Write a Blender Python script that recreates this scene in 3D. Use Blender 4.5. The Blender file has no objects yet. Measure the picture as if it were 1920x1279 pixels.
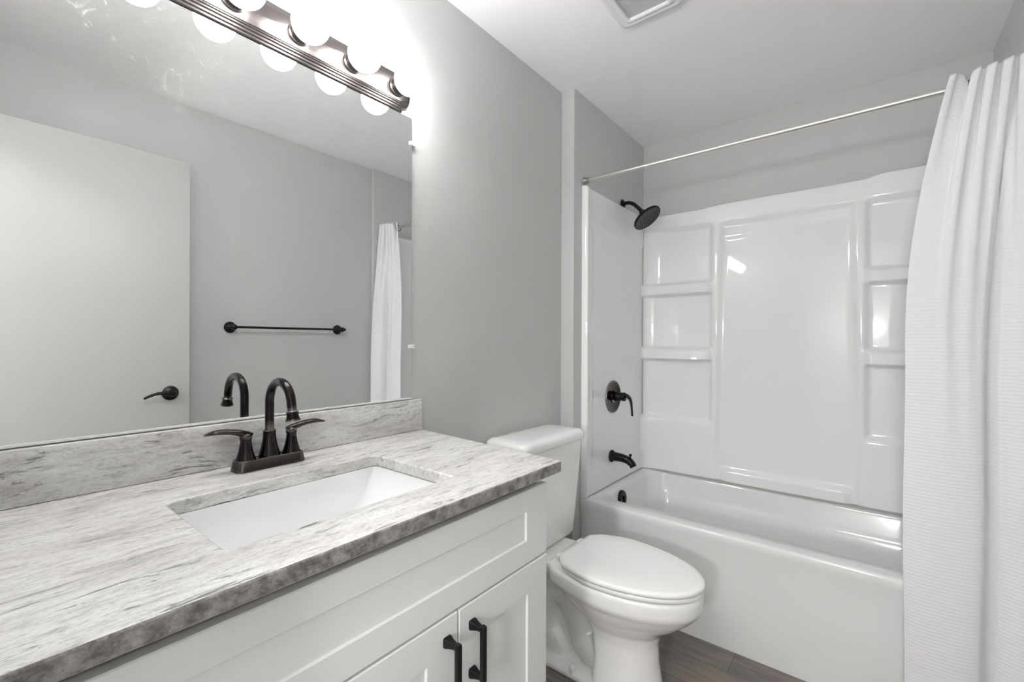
import bpy, bmesh, math, random
from mathutils import Vector, Matrix

C = bpy.context.scene
COL = C.collection
PI = math.pi
R = math.radians

# ---------------------------------------------------------------- camera
cam_d = bpy.data.cameras.new('camera')
cam = bpy.data.objects.new('camera', cam_d)
COL.objects.link(cam)
C.camera = cam
cam_d.sensor_width = 36.0
cam_d.lens = 838.7 / 1920.0 * 36.0
cam_d.clip_start = 0.02
cam.rotation_mode = 'QUATERNION'
CAM = Vector((1.179, 0.0, 1.227))
cam.location = CAM
cam.rotation_quaternion = (Matrix.Rotation(R(38.70), 4, 'Z') @ Matrix.Rotation(R(90), 4, 'X')
                           @ Matrix.Rotation(R(0.22), 4, 'Z')).to_quaternion()

# ---------------------------------------------------------------- world and exposure
w = bpy.data.worlds.new('world')
C.world = w
w.use_nodes = True
w.node_tree.nodes['Background'].inputs[0].default_value = (0.8, 0.85, 0.9, 1)
w.node_tree.nodes['Background'].inputs[1].default_value = 0.2
C.view_settings.view_transform = 'Standard'
C.view_settings.look = 'None'
C.view_settings.gamma = 1
C.view_settings.use_curve_mapping = False
C.view_settings.exposure = 0.36
C.cycles.max_bounces = 20
C.cycles.diffuse_bounces = 18
C.cycles.glossy_bounces = 8

BULB_POWER = 34.0       # emission strength of the vanity globes
HALL_FILL_POWER = 14.0       # W, added fill light under the hall ceiling, behind the camera
GLOBE_FILL_POWER = 185.0    # emission strength of the added fill globe on the hall wall

# added fill light in the unseen hall (area light sits just under its fixture, built further down)
la = bpy.data.lights.new('hall_fill_light', 'AREA')
la.shape = 'DISK'
la.size = 0.5
la.energy = HALL_FILL_POWER
la.color = (1.0, 0.98, 0.96)
lo = bpy.data.objects.new('hall_fill_light', la)
COL.objects.link(lo)
lo.location = (1.0, -0.75, 2.36)
lo.rotation_euler = (0, 0, 0)


# ---------------------------------------------------------------- materials
def newmat(name):
    m = bpy.data.materials.new(name)
    m.use_nodes = True
    nt = m.node_tree
    return m, nt, nt.nodes, nt.links, nt.nodes['Principled BSDF']


def ramp(N, stops, interp='LINEAR'):
    r = N.new('ShaderNodeValToRGB')
    cr = r.color_ramp
    cr.interpolation = interp
    while len(cr.elements) > 1:
        cr.elements.remove(cr.elements[-1])
    cr.elements[0].position = stops[0][0]
    cr.elements[0].color = tuple(stops[0][1]) + (1,) if len(stops[0][1]) == 3 else stops[0][1]
    for p, c in stops[1:]:
        e = cr.elements.new(p)
        e.color = tuple(c) + (1,) if len(c) == 3 else c
    return r


def g(v):
    return (v, v, v)


def plain(name, col, rough=0.5, metal=0.0, bump=0.0, bscale=300.0, coat=0.0, spec=0.5, var=0.03, vscale=6.0):
    m, nt, N, L, B = newmat(name)
    tc = N.new('ShaderNodeTexCoord')
    n = N.new('ShaderNodeTexNoise')
    n.inputs['Scale'].default_value = vscale
    n.inputs['Detail'].default_value = 4
    L.new(tc.outputs['Object'], n.inputs['Vector'])
    lo_ = tuple(max(0, c * (1 - var)) for c in col)
    hi_ = tuple(min(1, c * (1 + var)) for c in col)
    r = ramp(N, [(0.3, lo_), (0.7, hi_)])
    L.new(n.outputs['Fac'], r.inputs['Fac'])
    L.new(r.outputs['Color'], B.inputs['Base Color'])
    B.inputs['Roughness'].default_value = rough
    B.inputs['Metallic'].default_value = metal
    B.inputs['Coat Weight'].default_value = coat
    B.inputs['Coat Roughness'].default_value = 0.04
    B.inputs['Specular IOR Level'].default_value = spec
    if bump:
        n2 = N.new('ShaderNodeTexNoise')
        n2.inputs['Scale'].default_value = bscale
        n2.inputs['Detail'].default_value = 3
        L.new(tc.outputs['Object'], n2.inputs['Vector'])
        b = N.new('ShaderNodeBump')
        b.inputs['Strength'].default_value = bump
        b.inputs['Distance'].default_value = 0.001
        L.new(n2.outputs['Fac'], b.inputs['Height'])
        L.new(b.outputs['Normal'], B.inputs['Normal'])
    return m


M = {}
M['wall'] = plain('grey_wall_paint', (0.565, 0.568, 0.562), 0.42, bump=0.25, bscale=220, var=0.015)
M['ceil'] = plain('ceiling_paint', (0.90, 0.90, 0.905), 0.7, bump=0.2, bscale=150, var=0.01)
M['base'] = plain('baseboard_paint', (0.85, 0.85, 0.84), 0.35)
M['cab'] = plain('cabinet_paint', (0.76, 0.765, 0.762), 0.45, bump=0.05, bscale=400, var=0.01)
M['door'] = plain('door_paint', (0.46, 0.46, 0.455), 0.4, bump=0.1, bscale=200, var=0.01)
M['acrylic'] = plain('white_acrylic', (0.86, 0.863, 0.862), 0.035, var=0.005)
M['tub'] = plain('white_tub_enamel', (0.77, 0.772, 0.77), 0.07, var=0.005)
M['ceramic'] = plain('white_ceramic', (0.88, 0.88, 0.875), 0.08, var=0.004, coat=0.5)
M['sinkm'] = plain('sink_porcelain', (0.88, 0.885, 0.885), 0.1, var=0.003, coat=0.5)
M['seat'] = plain('toilet_seat_plastic', (0.89, 0.89, 0.885), 0.16, var=0.003)
M['black'] = plain('matte_black_metal', (0.006, 0.006, 0.006), 0.32, metal=0.3, var=0.1)
M['caulk'] = plain('grey_caulk_line', (0.42, 0.42, 0.41), 0.6)
M['rod'] = plain('brushed_steel', (0.78, 0.76, 0.74), 0.28, metal=1.0)
M['rodend'] = plain('rod_end_grey', (0.32, 0.31, 0.31), 0.4, metal=0.6)
M['vent'] = plain('vent_plastic', (0.78, 0.78, 0.78), 0.4)
M['ventd'] = plain('vent_grille_plastic', (0.52, 0.52, 0.535), 0.5)
M['clip'] = plain('clear_plastic_clip', (0.8, 0.8, 0.8), 0.15)
M['dark'] = plain('dark_void', (0.05, 0.05, 0.05), 0.8)
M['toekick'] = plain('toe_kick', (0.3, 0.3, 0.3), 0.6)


def bronze():
    m, nt, N, L, B = newmat('oil_rubbed_bronze')
    tc = N.new('ShaderNodeTexCoord')
    n = N.new('ShaderNodeTexNoise')
    n.inputs['Scale'].default_value = 60
    n.inputs['Detail'].default_value = 6
    L.new(tc.outputs['Object'], n.inputs['Vector'])
    r = ramp(N, [(0.35, (0.016, 0.0145, 0.014)), (0.62, (0.032, 0.028, 0.027)), (0.8, (0.075, 0.058, 0.052))])
    L.new(n.outputs['Fac'], r.inputs['Fac'])
    # lighter metal along convex edges
    geo = N.new('ShaderNodeNewGeometry')
    er = ramp(N, [(0.54, g(0)), (0.62, g(1))])
    L.new(geo.outputs['Pointiness'], er.inputs['Fac'])
    mx = N.new('ShaderNodeMixRGB')
    mx.inputs['Color2'].default_value = (0.42, 0.38, 0.36, 1)
    L.new(er.outputs['Color'], mx.inputs['Fac'])
    L.new(r.outputs['Color'], mx.inputs['Color1'])
    L.new(mx.outputs['Color'], B.inputs['Base Color'])
    B.inputs['Metallic'].default_value = 0.9
    B.inputs['Roughness'].default_value = 0.17
    return m


M['bronze'] = bronze()
M['bronze_dark'] = plain('dark_bronze_metal', (0.022, 0.02, 0.02), 0.25, metal=0.75, var=0.4, vscale=40)


def pewter():
    m, nt, N, L, B = newmat('pewter_light_bar')
    tc = N.new('ShaderNodeTexCoord')
    mp = N.new('ShaderNodeMapping')
    mp.inputs['Scale'].default_value = (400, 6, 400)
    n = N.new('ShaderNodeTexNoise')
    n.inputs['Scale'].default_value = 1
    L.new(tc.outputs['Object'], mp.inputs['Vector'])
    L.new(mp.outputs['Vector'], n.inputs['Vector'])
    r = ramp(N, [(0.3, (0.115, 0.104, 0.10)), (0.7, (0.155, 0.14, 0.136))])
    L.new(n.outputs['Fac'], r.inputs['Fac'])
    L.new(r.outputs['Color'], B.inputs['Base Color'])
    B.inputs['Metallic'].default_value = 1.0
    B.inputs['Roughness'].default_value = 0.33
    return m


M['pewter'] = pewter()


def granite(edge=False):
    m, nt, N, L, B = newmat('speckled_granite_edge' if edge else 'streaked_white_granite')
    tc = N.new('ShaderNodeTexCoord')
    wn = N.new('ShaderNodeTexNoise')
    wn.inputs['Scale'].default_value = 4.5
    wn.inputs['Detail'].default_value = 3
    L.new(tc.outputs['Object'], wn.inputs['Vector'])
    sub = N.new('ShaderNodeVectorMath')
    sub.operation = 'SUBTRACT'
    sub.inputs[1].default_value = (0.5, 0.5, 0.5)
    L.new(wn.outputs['Color'], sub.inputs[0])
    sc = N.new('ShaderNodeVectorMath')
    sc.operation = 'SCALE'
    sc.inputs['Scale'].default_value = 0.05
    L.new(sub.outputs['Vector'], sc.inputs[0])
    add = N.new('ShaderNodeVectorMath')
    add.operation = 'ADD'
    L.new(tc.outputs['Object'], add.inputs[0])
    L.new(sc.outputs['Vector'], add.inputs[1])
    k = 3.5 if edge else 1.0        # the sawn edge cuts across the streaks, so they read short

    def streak(sy, scale, det, rough, stops, dist=0.0, rotz=6, off=0.0):
        mp = N.new('ShaderNodeMapping')
        mp.inputs['Location'].default_value = (off, off, off)
        mp.inputs['Rotation'].default_value = (R(6), 0, R(rotz))
        mp.inputs['Scale'].default_value = (1, min(1.0, sy * k), 1)
        L.new(add.outputs['Vector'], mp.inputs['Vector'])
        n = N.new('ShaderNodeTexNoise')
        n.inputs['Scale'].default_value = scale
        n.inputs['Detail'].default_value = det
        n.inputs['Roughness'].default_value = rough
        n.inputs['Distortion'].default_value = dist
        L.new(mp.outputs['Vector'], n.inputs['Vector'])
        r = ramp(N, stops)
        L.new(n.outputs['Fac'], r.inputs['Fac'])
        return r

    def mul(c1, c2, f):
        mx = N.new('ShaderNodeMixRGB')
        mx.blend_type = 'MULTIPLY'
        mx.inputs['Fac'].default_value = f
        L.new(c1, mx.inputs['Color1'])
        L.new(c2, mx.inputs['Color2'])
        return mx.outputs['Color']
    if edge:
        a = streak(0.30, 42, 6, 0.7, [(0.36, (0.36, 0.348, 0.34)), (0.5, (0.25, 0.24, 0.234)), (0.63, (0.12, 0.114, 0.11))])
    else:
        a = streak(0.30, 20, 5, 0.62, [(0.36, (0.76, 0.755, 0.745)), (0.52, (0.685, 0.675, 0.665)), (0.62, (0.62, 0.605, 0.595)), (0.74, (0.46, 0.445, 0.44))])
    b = streak(0.17, 105, 6, 0.68, [(0.46, g(1)), (0.56, g(0.84)), (0.66, g(0.48))], 0.4, 8)
    e = streak(0.5, 260, 4, 0.75, [(0.35, g(0.72)), (0.52, g(1.0))])
    c = streak(0.10, 62, 7, 0.70, [(0.575, g(0)), (0.605, g(0.6)), (0.64, g(1))], 0.6, 5, 3.1)
    c2 = streak(0.30, 30, 8, 0.78, [(0.60, g(0)), (0.63, g(0.7)), (0.67, g(1))], 0.9, 3, 7.7)
    d = streak(0.35, 7, 2, 0.5, [(0.44, g(0.0)), (0.56, g(1))], 0, 6, 1.3)
    col = mul(a.outputs['Color'], b.outputs['Color'], 0.62)
    col = mul(col, e.outputs['Color'], 0.75)
    mxx = N.new('ShaderNodeMath')
    mxx.operation = 'MAXIMUM'
    L.new(c.outputs['Color'], mxx.inputs[0])
    L.new(c2.outputs['Color'], mxx.inputs[1])
    mm = N.new('ShaderNodeMath')
    mm.operation = 'MULTIPLY'
    L.new(mxx.outputs[0], mm.inputs[0])
    L.new(d.outputs['Color'], mm.inputs[1])
    mh = N.new('ShaderNodeMath')
    mh.operation = 'MULTIPLY'
    mh.inputs[1].default_value = 0.8
    L.new(mm.outputs[0], mh.inputs[0])
    m3 = N.new('ShaderNodeMixRGB')
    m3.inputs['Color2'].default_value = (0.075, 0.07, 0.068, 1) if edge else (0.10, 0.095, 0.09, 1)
    L.new(mh.outputs[0], m3.inputs['Fac'])
    L.new(col, m3.inputs['Color1'])
    L.new(m3.outputs['Color'], B.inputs['Base Color'])
    B.inputs['Roughness'].default_value = 0.35 if edge else 0.22
    return m


M['granite'] = granite()
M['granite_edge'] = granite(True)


def curtain_mat():
    m, nt, N, L, B = newmat('white_waffle_fabric')
    B.inputs['Base Color'].default_value = (0.87, 0.87, 0.88, 1)
    B.inputs['Roughness'].default_value = 0.85
    B.inputs['Sheen Weight'].default_value = 0.2
    uv = N.new('ShaderNodeUVMap')
    uv.uv_map = 'UVMap'
    wv = N.new('ShaderNodeTexWave')
    wv.wave_type = 'BANDS'
    wv.bands_direction = 'Y'
    wv.inputs['Scale'].default_value = 30
    wv.inputs['Distortion'].default_value = 0.6
    wv.inputs['Detail'].default_value = 1
    L.new(uv.outputs['UV'], wv.inputs['Vector'])
    n = N.new('ShaderNodeTexNoise')
    n.inputs['Scale'].default_value = 7
    n.inputs['Detail'].default_value = 5
    mp = N.new('ShaderNodeMapping')
    mp.inputs['Scale'].default_value = (1, 3.5, 1)
    L.new(uv.outputs['UV'], mp.inputs['Vector'])
    L.new(mp.outputs['Vector'], n.inputs['Vector'])
    b1 = N.new('ShaderNodeBump'); b1.inputs['Strength'].default_value = 0.35; b1.inputs['Distance'].default_value = 0.0012
    b2 = N.new('ShaderNodeBump'); b2.inputs['Strength'].default_value = 0.25; b2.inputs['Distance'].default_value = 0.008
    L.new(wv.outputs['Fac'], b1.inputs['Height'])
    L.new(n.outputs['Fac'], b2.inputs['Height'])
    L.new(b1.outputs['Normal'], b2.inputs['Normal'])
    L.new(b2.outputs['Normal'], B.inputs['Normal'])
    tr = N.new('ShaderNodeBsdfTranslucent')
    tr.inputs['Color'].default_value = (0.8, 0.8, 0.8, 1)
    mix = N.new('ShaderNodeMixShader')
    mix.inputs['Fac'].default_value = 0.12
    out = N['Material Output']
    L.new(B.outputs['BSDF'], mix.inputs[1]); L.new(tr.outputs['BSDF'], mix.inputs[2])
    L.new(mix.outputs[0], out.inputs['Surface'])
    return m


M['curtain'] = curtain_mat()


def floor_mat():
    m, nt, N, L, B = newmat('grey_brown_wood_plank')
    tc = N.new('ShaderNodeTexCoord')
    br = N.new('ShaderNodeTexBrick')
    br.offset = 0.37
    br.inputs['Scale'].default_value = 1
    br.inputs['Brick Width'].default_value = 1.22
    br.inputs['Row Height'].default_value = 0.15
    br.inputs['Mortar Size'].default_value = 0.0012
    br.inputs['Color1'].default_value = (0.24, 0.205, 0.185, 1)
    br.inputs['Color2'].default_value = (0.185, 0.157, 0.143, 1)
    br.inputs['Mortar'].default_value = (0.07, 0.06, 0.055, 1)
    L.new(tc.outputs['Object'], br.inputs['Vector'])
    mp = N.new('ShaderNodeMapping')
    mp.inputs['Scale'].default_value = (3, 26, 1)
    n = N.new('ShaderNodeTexNoise')
    n.inputs['Scale'].default_value = 1.6
    n.inputs['Detail'].default_value = 8
    n.inputs['Roughness'].default_value = 0.65
    n.inputs['Distortion'].default_value = 0.4
    L.new(tc.outputs['Object'], mp.inputs['Vector']); L.new(mp.outputs['Vector'], n.inputs['Vector'])
    r = ramp(N, [(0.3, g(0.62)), (0.7, g(1.15))])
    L.new(n.outputs['Fac'], r.inputs['Fac'])
    mx = N.new('ShaderNodeMixRGB'); mx.blend_type = 'MULTIPLY'; mx.inputs['Fac'].default_value = 1
    L.new(br.outputs['Color'], mx.inputs['Color1']); L.new(r.outputs['Color'], mx.inputs['Color2'])
    L.new(mx.outputs['Color'], B.inputs['Base Color'])
    B.inputs['Roughness'].default_value = 0.4
    return m


M['floor'] = floor_mat()


def mirror_mat():
    m, nt, N, L, B = newmat('mirror_silver')
    B.inputs['Base Color'].default_value = (0.90, 0.91, 0.905, 1)
    B.inputs['Metallic'].default_value = 1.0
    B.inputs['Roughness'].default_value = 0.0
    # faint wiping smears that stay on the glass, high on the left
    tc = N.new('ShaderNodeTexCoord')
    n = N.new('ShaderNodeTexNoise')
    n.inputs['Scale'].default_value = 22
    n.inputs['Detail'].default_value = 9
    n.inputs['Roughness'].default_value = 0.72
    n.inputs['Distortion'].default_value = 1.2
    L.new(tc.outputs['Object'], n.inputs['Vector'])
    r = ramp(N, [(0.56, g(0)), (0.63, g(0.10)), (0.70, g(0.38))])
    L.new(n.outputs['Fac'], r.inputs['Fac'])
    n2 = N.new('ShaderNodeTexNoise')
    n2.inputs['Scale'].default_value = 3.2
    L.new(tc.outputs['Object'], n2.inputs['Vector'])
    r2 = ramp(N, [(0.44, g(0)), (0.58, g(1))])
    L.new(n2.outputs['Fac'], r2.inputs['Fac'])
    sep = N.new('ShaderNodeSeparateXYZ')
    L.new(tc.outputs['Object'], sep.inputs[0])
    r3 = ramp(N, [(0.50, g(0)), (0.74, g(1))])
    zz = N.new('ShaderNodeMath'); zz.operation = 'SUBTRACT'; zz.inputs[1].default_value = 1.0
    L.new(sep.outputs['Z'], zz.inputs[0])
    yy = N.new('ShaderNodeMath'); yy.operation = 'MULTIPLY_ADD'
    yy.inputs[1].default_value = -0.22
    L.new(sep.outputs['Y'], yy.inputs[0]); L.new(zz.outputs[0], yy.inputs[2])
    L.new(yy.outputs[0], r3.inputs['Fac'])
    m1 = N.new('ShaderNodeMath'); m1.operation = 'MULTIPLY'
    m2 = N.new('ShaderNodeMath'); m2.operation = 'MULTIPLY'
    L.new(r.outputs['Color'], m1.inputs[0]); L.new(r2.outputs['Color'], m1.inputs[1])
    L.new(m1.outputs[0], m2.inputs[0]); L.new(r3.outputs['Color'], m2.inputs[1])
    dif = N.new('ShaderNodeBsdfDiffuse')
    dif.inputs['Color'].default_value = (0.9, 0.9, 0.9, 1)
    mix = N.new('ShaderNodeMixShader')
    L.new(m2.outputs[0], mix.inputs['Fac'])
    L.new(B.outputs['BSDF'], mix.inputs[1]); L.new(dif.outputs['BSDF'], mix.inputs[2])
    L.new(mix.outputs[0], N['Material Output'].inputs['Surface'])
    return m


M['mirror'] = mirror_mat()


def emis(name, col, s):
    m, nt, N, L, B = newmat(name)
    B.inputs['Base Color'].default_value = (0.9, 0.9, 0.9, 1)
    B.inputs['Emission Color'].default_value = tuple(col) + (1,)
    B.inputs['Emission Strength'].default_value = s
    return m


M['bulb'] = emis('glowing_globe_glass', (1.0, 0.99, 0.985), BULB_POWER)
M['fill_globe'] = emis('fill_globe_glow', (1, 0.99, 0.98), GLOBE_FILL_POWER)
M['fill_lamp'] = emis('fill_lamp_glow', (1, 0.98, 0.95), 3.0)


# ---------------------------------------------------------------- mesh helpers
def new():
    return bmesh.new()


def box(bm, x0, x1, y0, y1, z0, z1, bev=0.0, seg=2):
    r = bmesh.ops.create_cube(bm, size=1)
    vs = r['verts']
    for v in vs:
        v.co = Vector(((x0 + x1) / 2 + v.co.x * (x1 - x0), (y0 + y1) / 2 + v.co.y * (y1 - y0),
                       (z0 + z1) / 2 + v.co.z * (z1 - z0)))
    if bev:
        es = set()
        for v in vs:
            for e in v.link_edges:
                es.add(e)
        bmesh.ops.bevel(bm, geom=list(es), offset=bev, segments=seg, profile=0.5, affect='EDGES')
    return bm


def ringloft(bm, rings, cap0=True, cap1=True, closed=True):
    """rings: list of lists of Vector with the same count; quads between consecutive rings"""
    vr = [[bm.verts.new(p) for p in r] for r in rings]
    n = len(vr[0])
    for a, b in zip(vr[:-1], vr[1:]):
        for i in range(n if closed else n - 1):
            j = (i + 1) % n
            try:
                bm.faces.new((a[i], a[j], b[j], b[i]))
            except ValueError:
                pass
    if cap0:
        bm.faces.new(list(reversed(vr[0])))
    if cap1:
        bm.faces.new(vr[-1])
    return vr


def lathe(bm, prof, origin, axis=Vector((0, 0, 1)), n=32, cap0=True, cap1=True):
    """prof: list of (radius, height along axis)"""
    axis = Vector(axis).normalized()
    t = Vector((1, 0, 0)) if abs(axis.x) < 0.9 else Vector((0, 1, 0))
    u = axis.cross(t).normalized()
    v = axis.cross(u).normalized()
    o = Vector(origin)
    rings = []
    for r, h in prof:
        rings.append([o + axis * h + (u * math.cos(2 * PI * i / n) + v * math.sin(2 * PI * i / n)) * max(r, 1e-5)
                      for i in range(n)])
    return ringloft(bm, rings, cap0, cap1)


def catmull(pts, k=8):
    P = [Vector(p) for p in pts]
    P = [P[0] * 2 - P[1]] + P + [P[-1] * 2 - P[-2]]
    out = []
    for i in range(1, len(P) - 2):
        for s in range(k):
            t = s / k
            a, b, c, d = P[i - 1], P[i], P[i + 1], P[i + 2]
            out.append(0.5 * ((2 * b) + (c - a) * t + (2 * a - 5 * b + 4 * c - d) * t * t + (3 * b - a - 3 * c + d) * t ** 3))
    out.append(P[-2])
    return out


def tube(bm, path, rad, n=16, flat=1.0, up=Vector((0, 0, 1)), cap=True):
    """sweep an (optionally flattened) circle along path; rad number or list"""
    m = len(path)
    rings = []
    prev = None
    for i, p in enumerate(path):
        d = (path[min(i + 1, m - 1)] - path[max(i - 1, 0)]).normalized()
        if prev is None:
            s = d.cross(up)
            if s.length < 1e-3:
                s = d.cross(Vector((0, 1, 0)))
            s.normalize()
        else:
            s = (prev - d * prev.dot(d)).normalized()
        prev = s
        q = s.cross(d).normalized()
        r = rad[i] if isinstance(rad, (list, tuple)) else rad
        f = flat[i] if isinstance(flat, (list, tuple)) else flat
        rings.append([p + s * (math.cos(2 * PI * j / n) * r) + q * (math.sin(2 * PI * j / n) * r * f) for j in range(n)])
    return ringloft(bm, rings, cap, cap)


def rrect(cx, cy, hx, hy, r, n=6):
    """rounded rectangle outline, CCW, list of (x, y)"""
    out = []
    for sx, sy, a0 in ((1, 1, 0), (-1, 1, 90), (-1, -1, 180), (1, -1, 270)):
        for i in range(n + 1):
            a = R(a0 + 90 * i / n)
            out.append((cx + sx * (hx - r) + r * math.cos(a), cy + sy * (hy - r) + r * math.sin(a)))
    return out


def obj(name, bm, mat, parent=None, smooth=35, mods=None):
    bmesh.ops.recalc_face_normals(bm, faces=bm.faces)
    me = bpy.data.meshes.new(name)
    bm.to_mesh(me)
    bm.free()
    if smooth:
        for p in me.polygons:
            p.use_smooth = True
        try:
            me.set_sharp_from_angle(angle=R(smooth))
        except Exception:
            pass
    me.materials.append(mat)
    o = bpy.data.objects.new(name, me)
    COL.objects.link(o)
    if parent is not None:
        o.parent = parent
        o.matrix_parent_inverse = Matrix.Translation(parent.location).inverted()
    return o


def tag(o, label, cat, group=None):
    o['label'] = label
    o['category'] = cat
    if group:
        o['group'] = group
    return o


def thing(name, label, cat, loc=(0, 0, 0), group=None):
    o = bpy.data.objects.new(name, None)
    COL.objects.link(o)
    o.location = loc
    o.empty_display_size = 0.05
    return tag(o, label, cat, group)


def struct(name, bm, mat, **k):
    o = obj(name, bm, mat, **k)
    o['kind'] = 'structure'
    return o


# ---------------------------------------------------------------- room dimensions
CEIL = 2.44
W = 1.571          # room width
YJ = 1.851         # where the tub alcove is furred in
AX, BX = 0.0715, 1.5735
YB = 2.69
YN = -0.06         # near wall face
HX0, HX1, HY = 0.25, 2.0, -1.55

# the alcove right wall is furred as well; room right wall stands a little further out
WR = 1.600

struct('floor', box(new(), -0.12, 2.1, HY - 0.1, YB + 0.12, -0.1, 0.0), M['floor'], smooth=0)
struct('ceiling', box(new(), -0.12, 2.1, HY - 0.1, YB + 0.12, CEIL, CEIL + 0.1), M['ceil'], smooth=0)
struct('wall_left', box(new(), -0.12, 0.0, YN - 0.12, YB + 0.12, 0, CEIL), M['wall'], smooth=0)
struct('wall_right', box(new(), WR, WR + 0.12, YN, YB + 0.12, 0, CEIL), M['wall'], smooth=0)
struct('wall_back', box(new(), 0.0, WR, YB, YB + 0.12, 0, CEIL), M['wall'], smooth=0)
struct('wall_alcove_left', box(new(), 0.0, AX, YJ, YB, 0, CEIL, 0.003), M['wall'], smooth=0)
struct('wall_alcove_right', box(new(), BX, WR, YJ, YB, 0, CEIL, 0.003), M['wall'], smooth=0)
# near wall with the doorway the camera looks through
DX0, DX1, DTOP = 0.70, 1.50, 2.10
b = new()
box(b, 0.0, DX0, YN - 0.12, YN, 0, CEIL)
box(b, DX1, WR + 0.12, YN - 0.12, YN, 0, CEIL)
box(b, DX0, DX1, YN - 0.12, YN, DTOP, CEIL)
struct('wall_front', b, M['wall'], smooth=0)
b = new()
box(b, HX0 - 0.1, HX0, HY, YN - 0.12, 0, CEIL)
struct('wall_hall_left', b, M['wall'], smooth=0)
struct('wall_hall_right', box(new(), HX1, HX1 + 0.1, HY, YN - 0.12, 0, CEIL), M['wall'], smooth=0)
struct('wall_hall_back', box(new(), HX0 - 0.1, HX1 + 0.1, HY - 0.1, HY, 0, CEIL), M['wall'], smooth=0)
b = new()
box(b, DX0 - 0.06, DX0 + 0.0, YN, YN + 0.015, 0, DTOP + 0.06, 0.003)
box(b, DX0 - 0.06, DX1 + 0.02, YN, YN + 0.015, DTOP, DTOP + 0.06, 0.003)
struct('trim_1', b, M['base'], smooth=0)
struct('baseboard_left', box(new(), 0.0, 0.014, 0.935, YJ, 0, 0.09, 0.003), M['base'], smooth=0)
struct('baseboard_right', box(new(), WR - 0.014, WR, 0.75, YJ, 0, 0.09, 0.003), M['base'], smooth=0)

# ---------------------------------------------------------------- open door against the right wall (seen in the mirror)
dr = bpy.data.objects.new('door_1', None)
COL.objects.link(dr)
dr.location = (1.47, YN + 0.02, 0)
dr['kind'] = 'structure'
DF = 1.452
obj('door_panel', box(new(), DF, DF + 0.035, YN + 0.02, 0.727, 0.012, 2.098, 0.002), M['door'], dr, smooth=0)
b = new()
lathe(b, [(0.0, 0), (0.026, 0.0), (0.033, 0.004), (0.034, 0.008), (0.028, 0.013), (0.015, 0.018), (0.012, 0.03), (0.012, 0.045), (0.015, 0.05), (0.013, 0.056), (0, 0.058)],
      (DF, 0.648, 0.972), (-1, 0, 0), 28)
path = catmull([(DF - 0.046, 0.648, 0.972), (DF - 0.05, 0.625, 0.975), (DF - 0.05, 0.59, 0.977), (DF - 0.048, 0.555, 0.965), (DF - 0.048, 0.54, 0.957)], 6)
tube(b, path, [0.009 - 0.004 * i / (len(path) - 1) for i in range(len(path))], 12)
obj('door_handle', b, M['bronze_dark'], dr)
b = new()
box(b, DF + 0.006, DF + 0.029, 0.7265, 0.729, 0.945, 1.0, 0.0005)
obj('latch_plate', b, M['bronze_dark'], dr)
for hz in (0.25, 1.05, 1.88):
    b = new()
    lathe(b, [(0.007, 0), (0.007, 0.09)], (DF - 0.004, YN + 0.022, hz - 0.045), (0, 0, 1), 12)
    obj('hinge', b, M['bronze_dark'], dr)

# ---------------------------------------------------------------- vanity cabinet
CF = 0.557          # face of doors
CB = 0.538          # carcass front
CY0, CY1 = 0.008, 0.917
van = thing('vanity_cabinet', 'white shaker vanity cabinet with black pulls standing under the granite worktop', 'cabinet', (0.28, 0.46, 0))
b = new()
box(b, 0.004, CB, CY0, CY0 + 0.018, 0.0, 0.905)
box(b, 0.004, CB, CY1 - 0.018, CY1, 0.0, 0.905)
box(b, 0.004, CB, CY0 + 0.018, CY1 - 0.018, 0.10, 0.118)
box(b, 0.004, 0.012, CY0 + 0.018, CY1 - 0.018, 0.118, 0.905)
box(b, CB - 0.018, CB, CY0 + 0.018, CY1 - 0.018, 0.68, 0.872)
box(b, CB - 0.018, CB, CY0 + 0.018, CY1 - 0.018, 0.118, 0.17)
obj('body', b, M['cab'], van, smooth=0)
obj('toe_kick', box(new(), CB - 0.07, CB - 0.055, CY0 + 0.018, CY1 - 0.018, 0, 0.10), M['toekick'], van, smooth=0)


def shaker(name, y0, y1, z0, z1, st, rt, rb):
    """frame and recessed flat panel facing +x"""
    bm = new()
    xb, xf, xp = CB + 0.001, CF, CF - 0.0045
    bev = 0.0012
    o = [(y0, z0), (y1, z0), (y1, z1), (y0, z1)]
    i = [(y0 + st, z0 + rb), (y1 - st, z0 + rb), (y1 - st, z1 - rt), (y0 + st, z1 - rt)]
    def q(pts, x, d=0.0, sg=1):
        yc, zc = (y0 + y1) / 2, (z0 + z1) / 2
        return [Vector((x, p[0] + (d if p[0] < yc else -d), p[1] + (d if p[1] < zc else -d))) for p in pts]
    rings = [q(o, xb), q(o, xf - 0.002), q(o, xf, 0.002), q(i, xf, -0.001), q(i, xp + 0.002, bev * 0.6), q(i, xp, bev)]
    ringloft(bm, rings, True, True)
    return obj(name, bm, M['cab'], van, smooth=20)


shaker('drawer_front', CY0, CY1, 0.708, 0.8785, 0.083, 0.050, 0.054)


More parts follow.
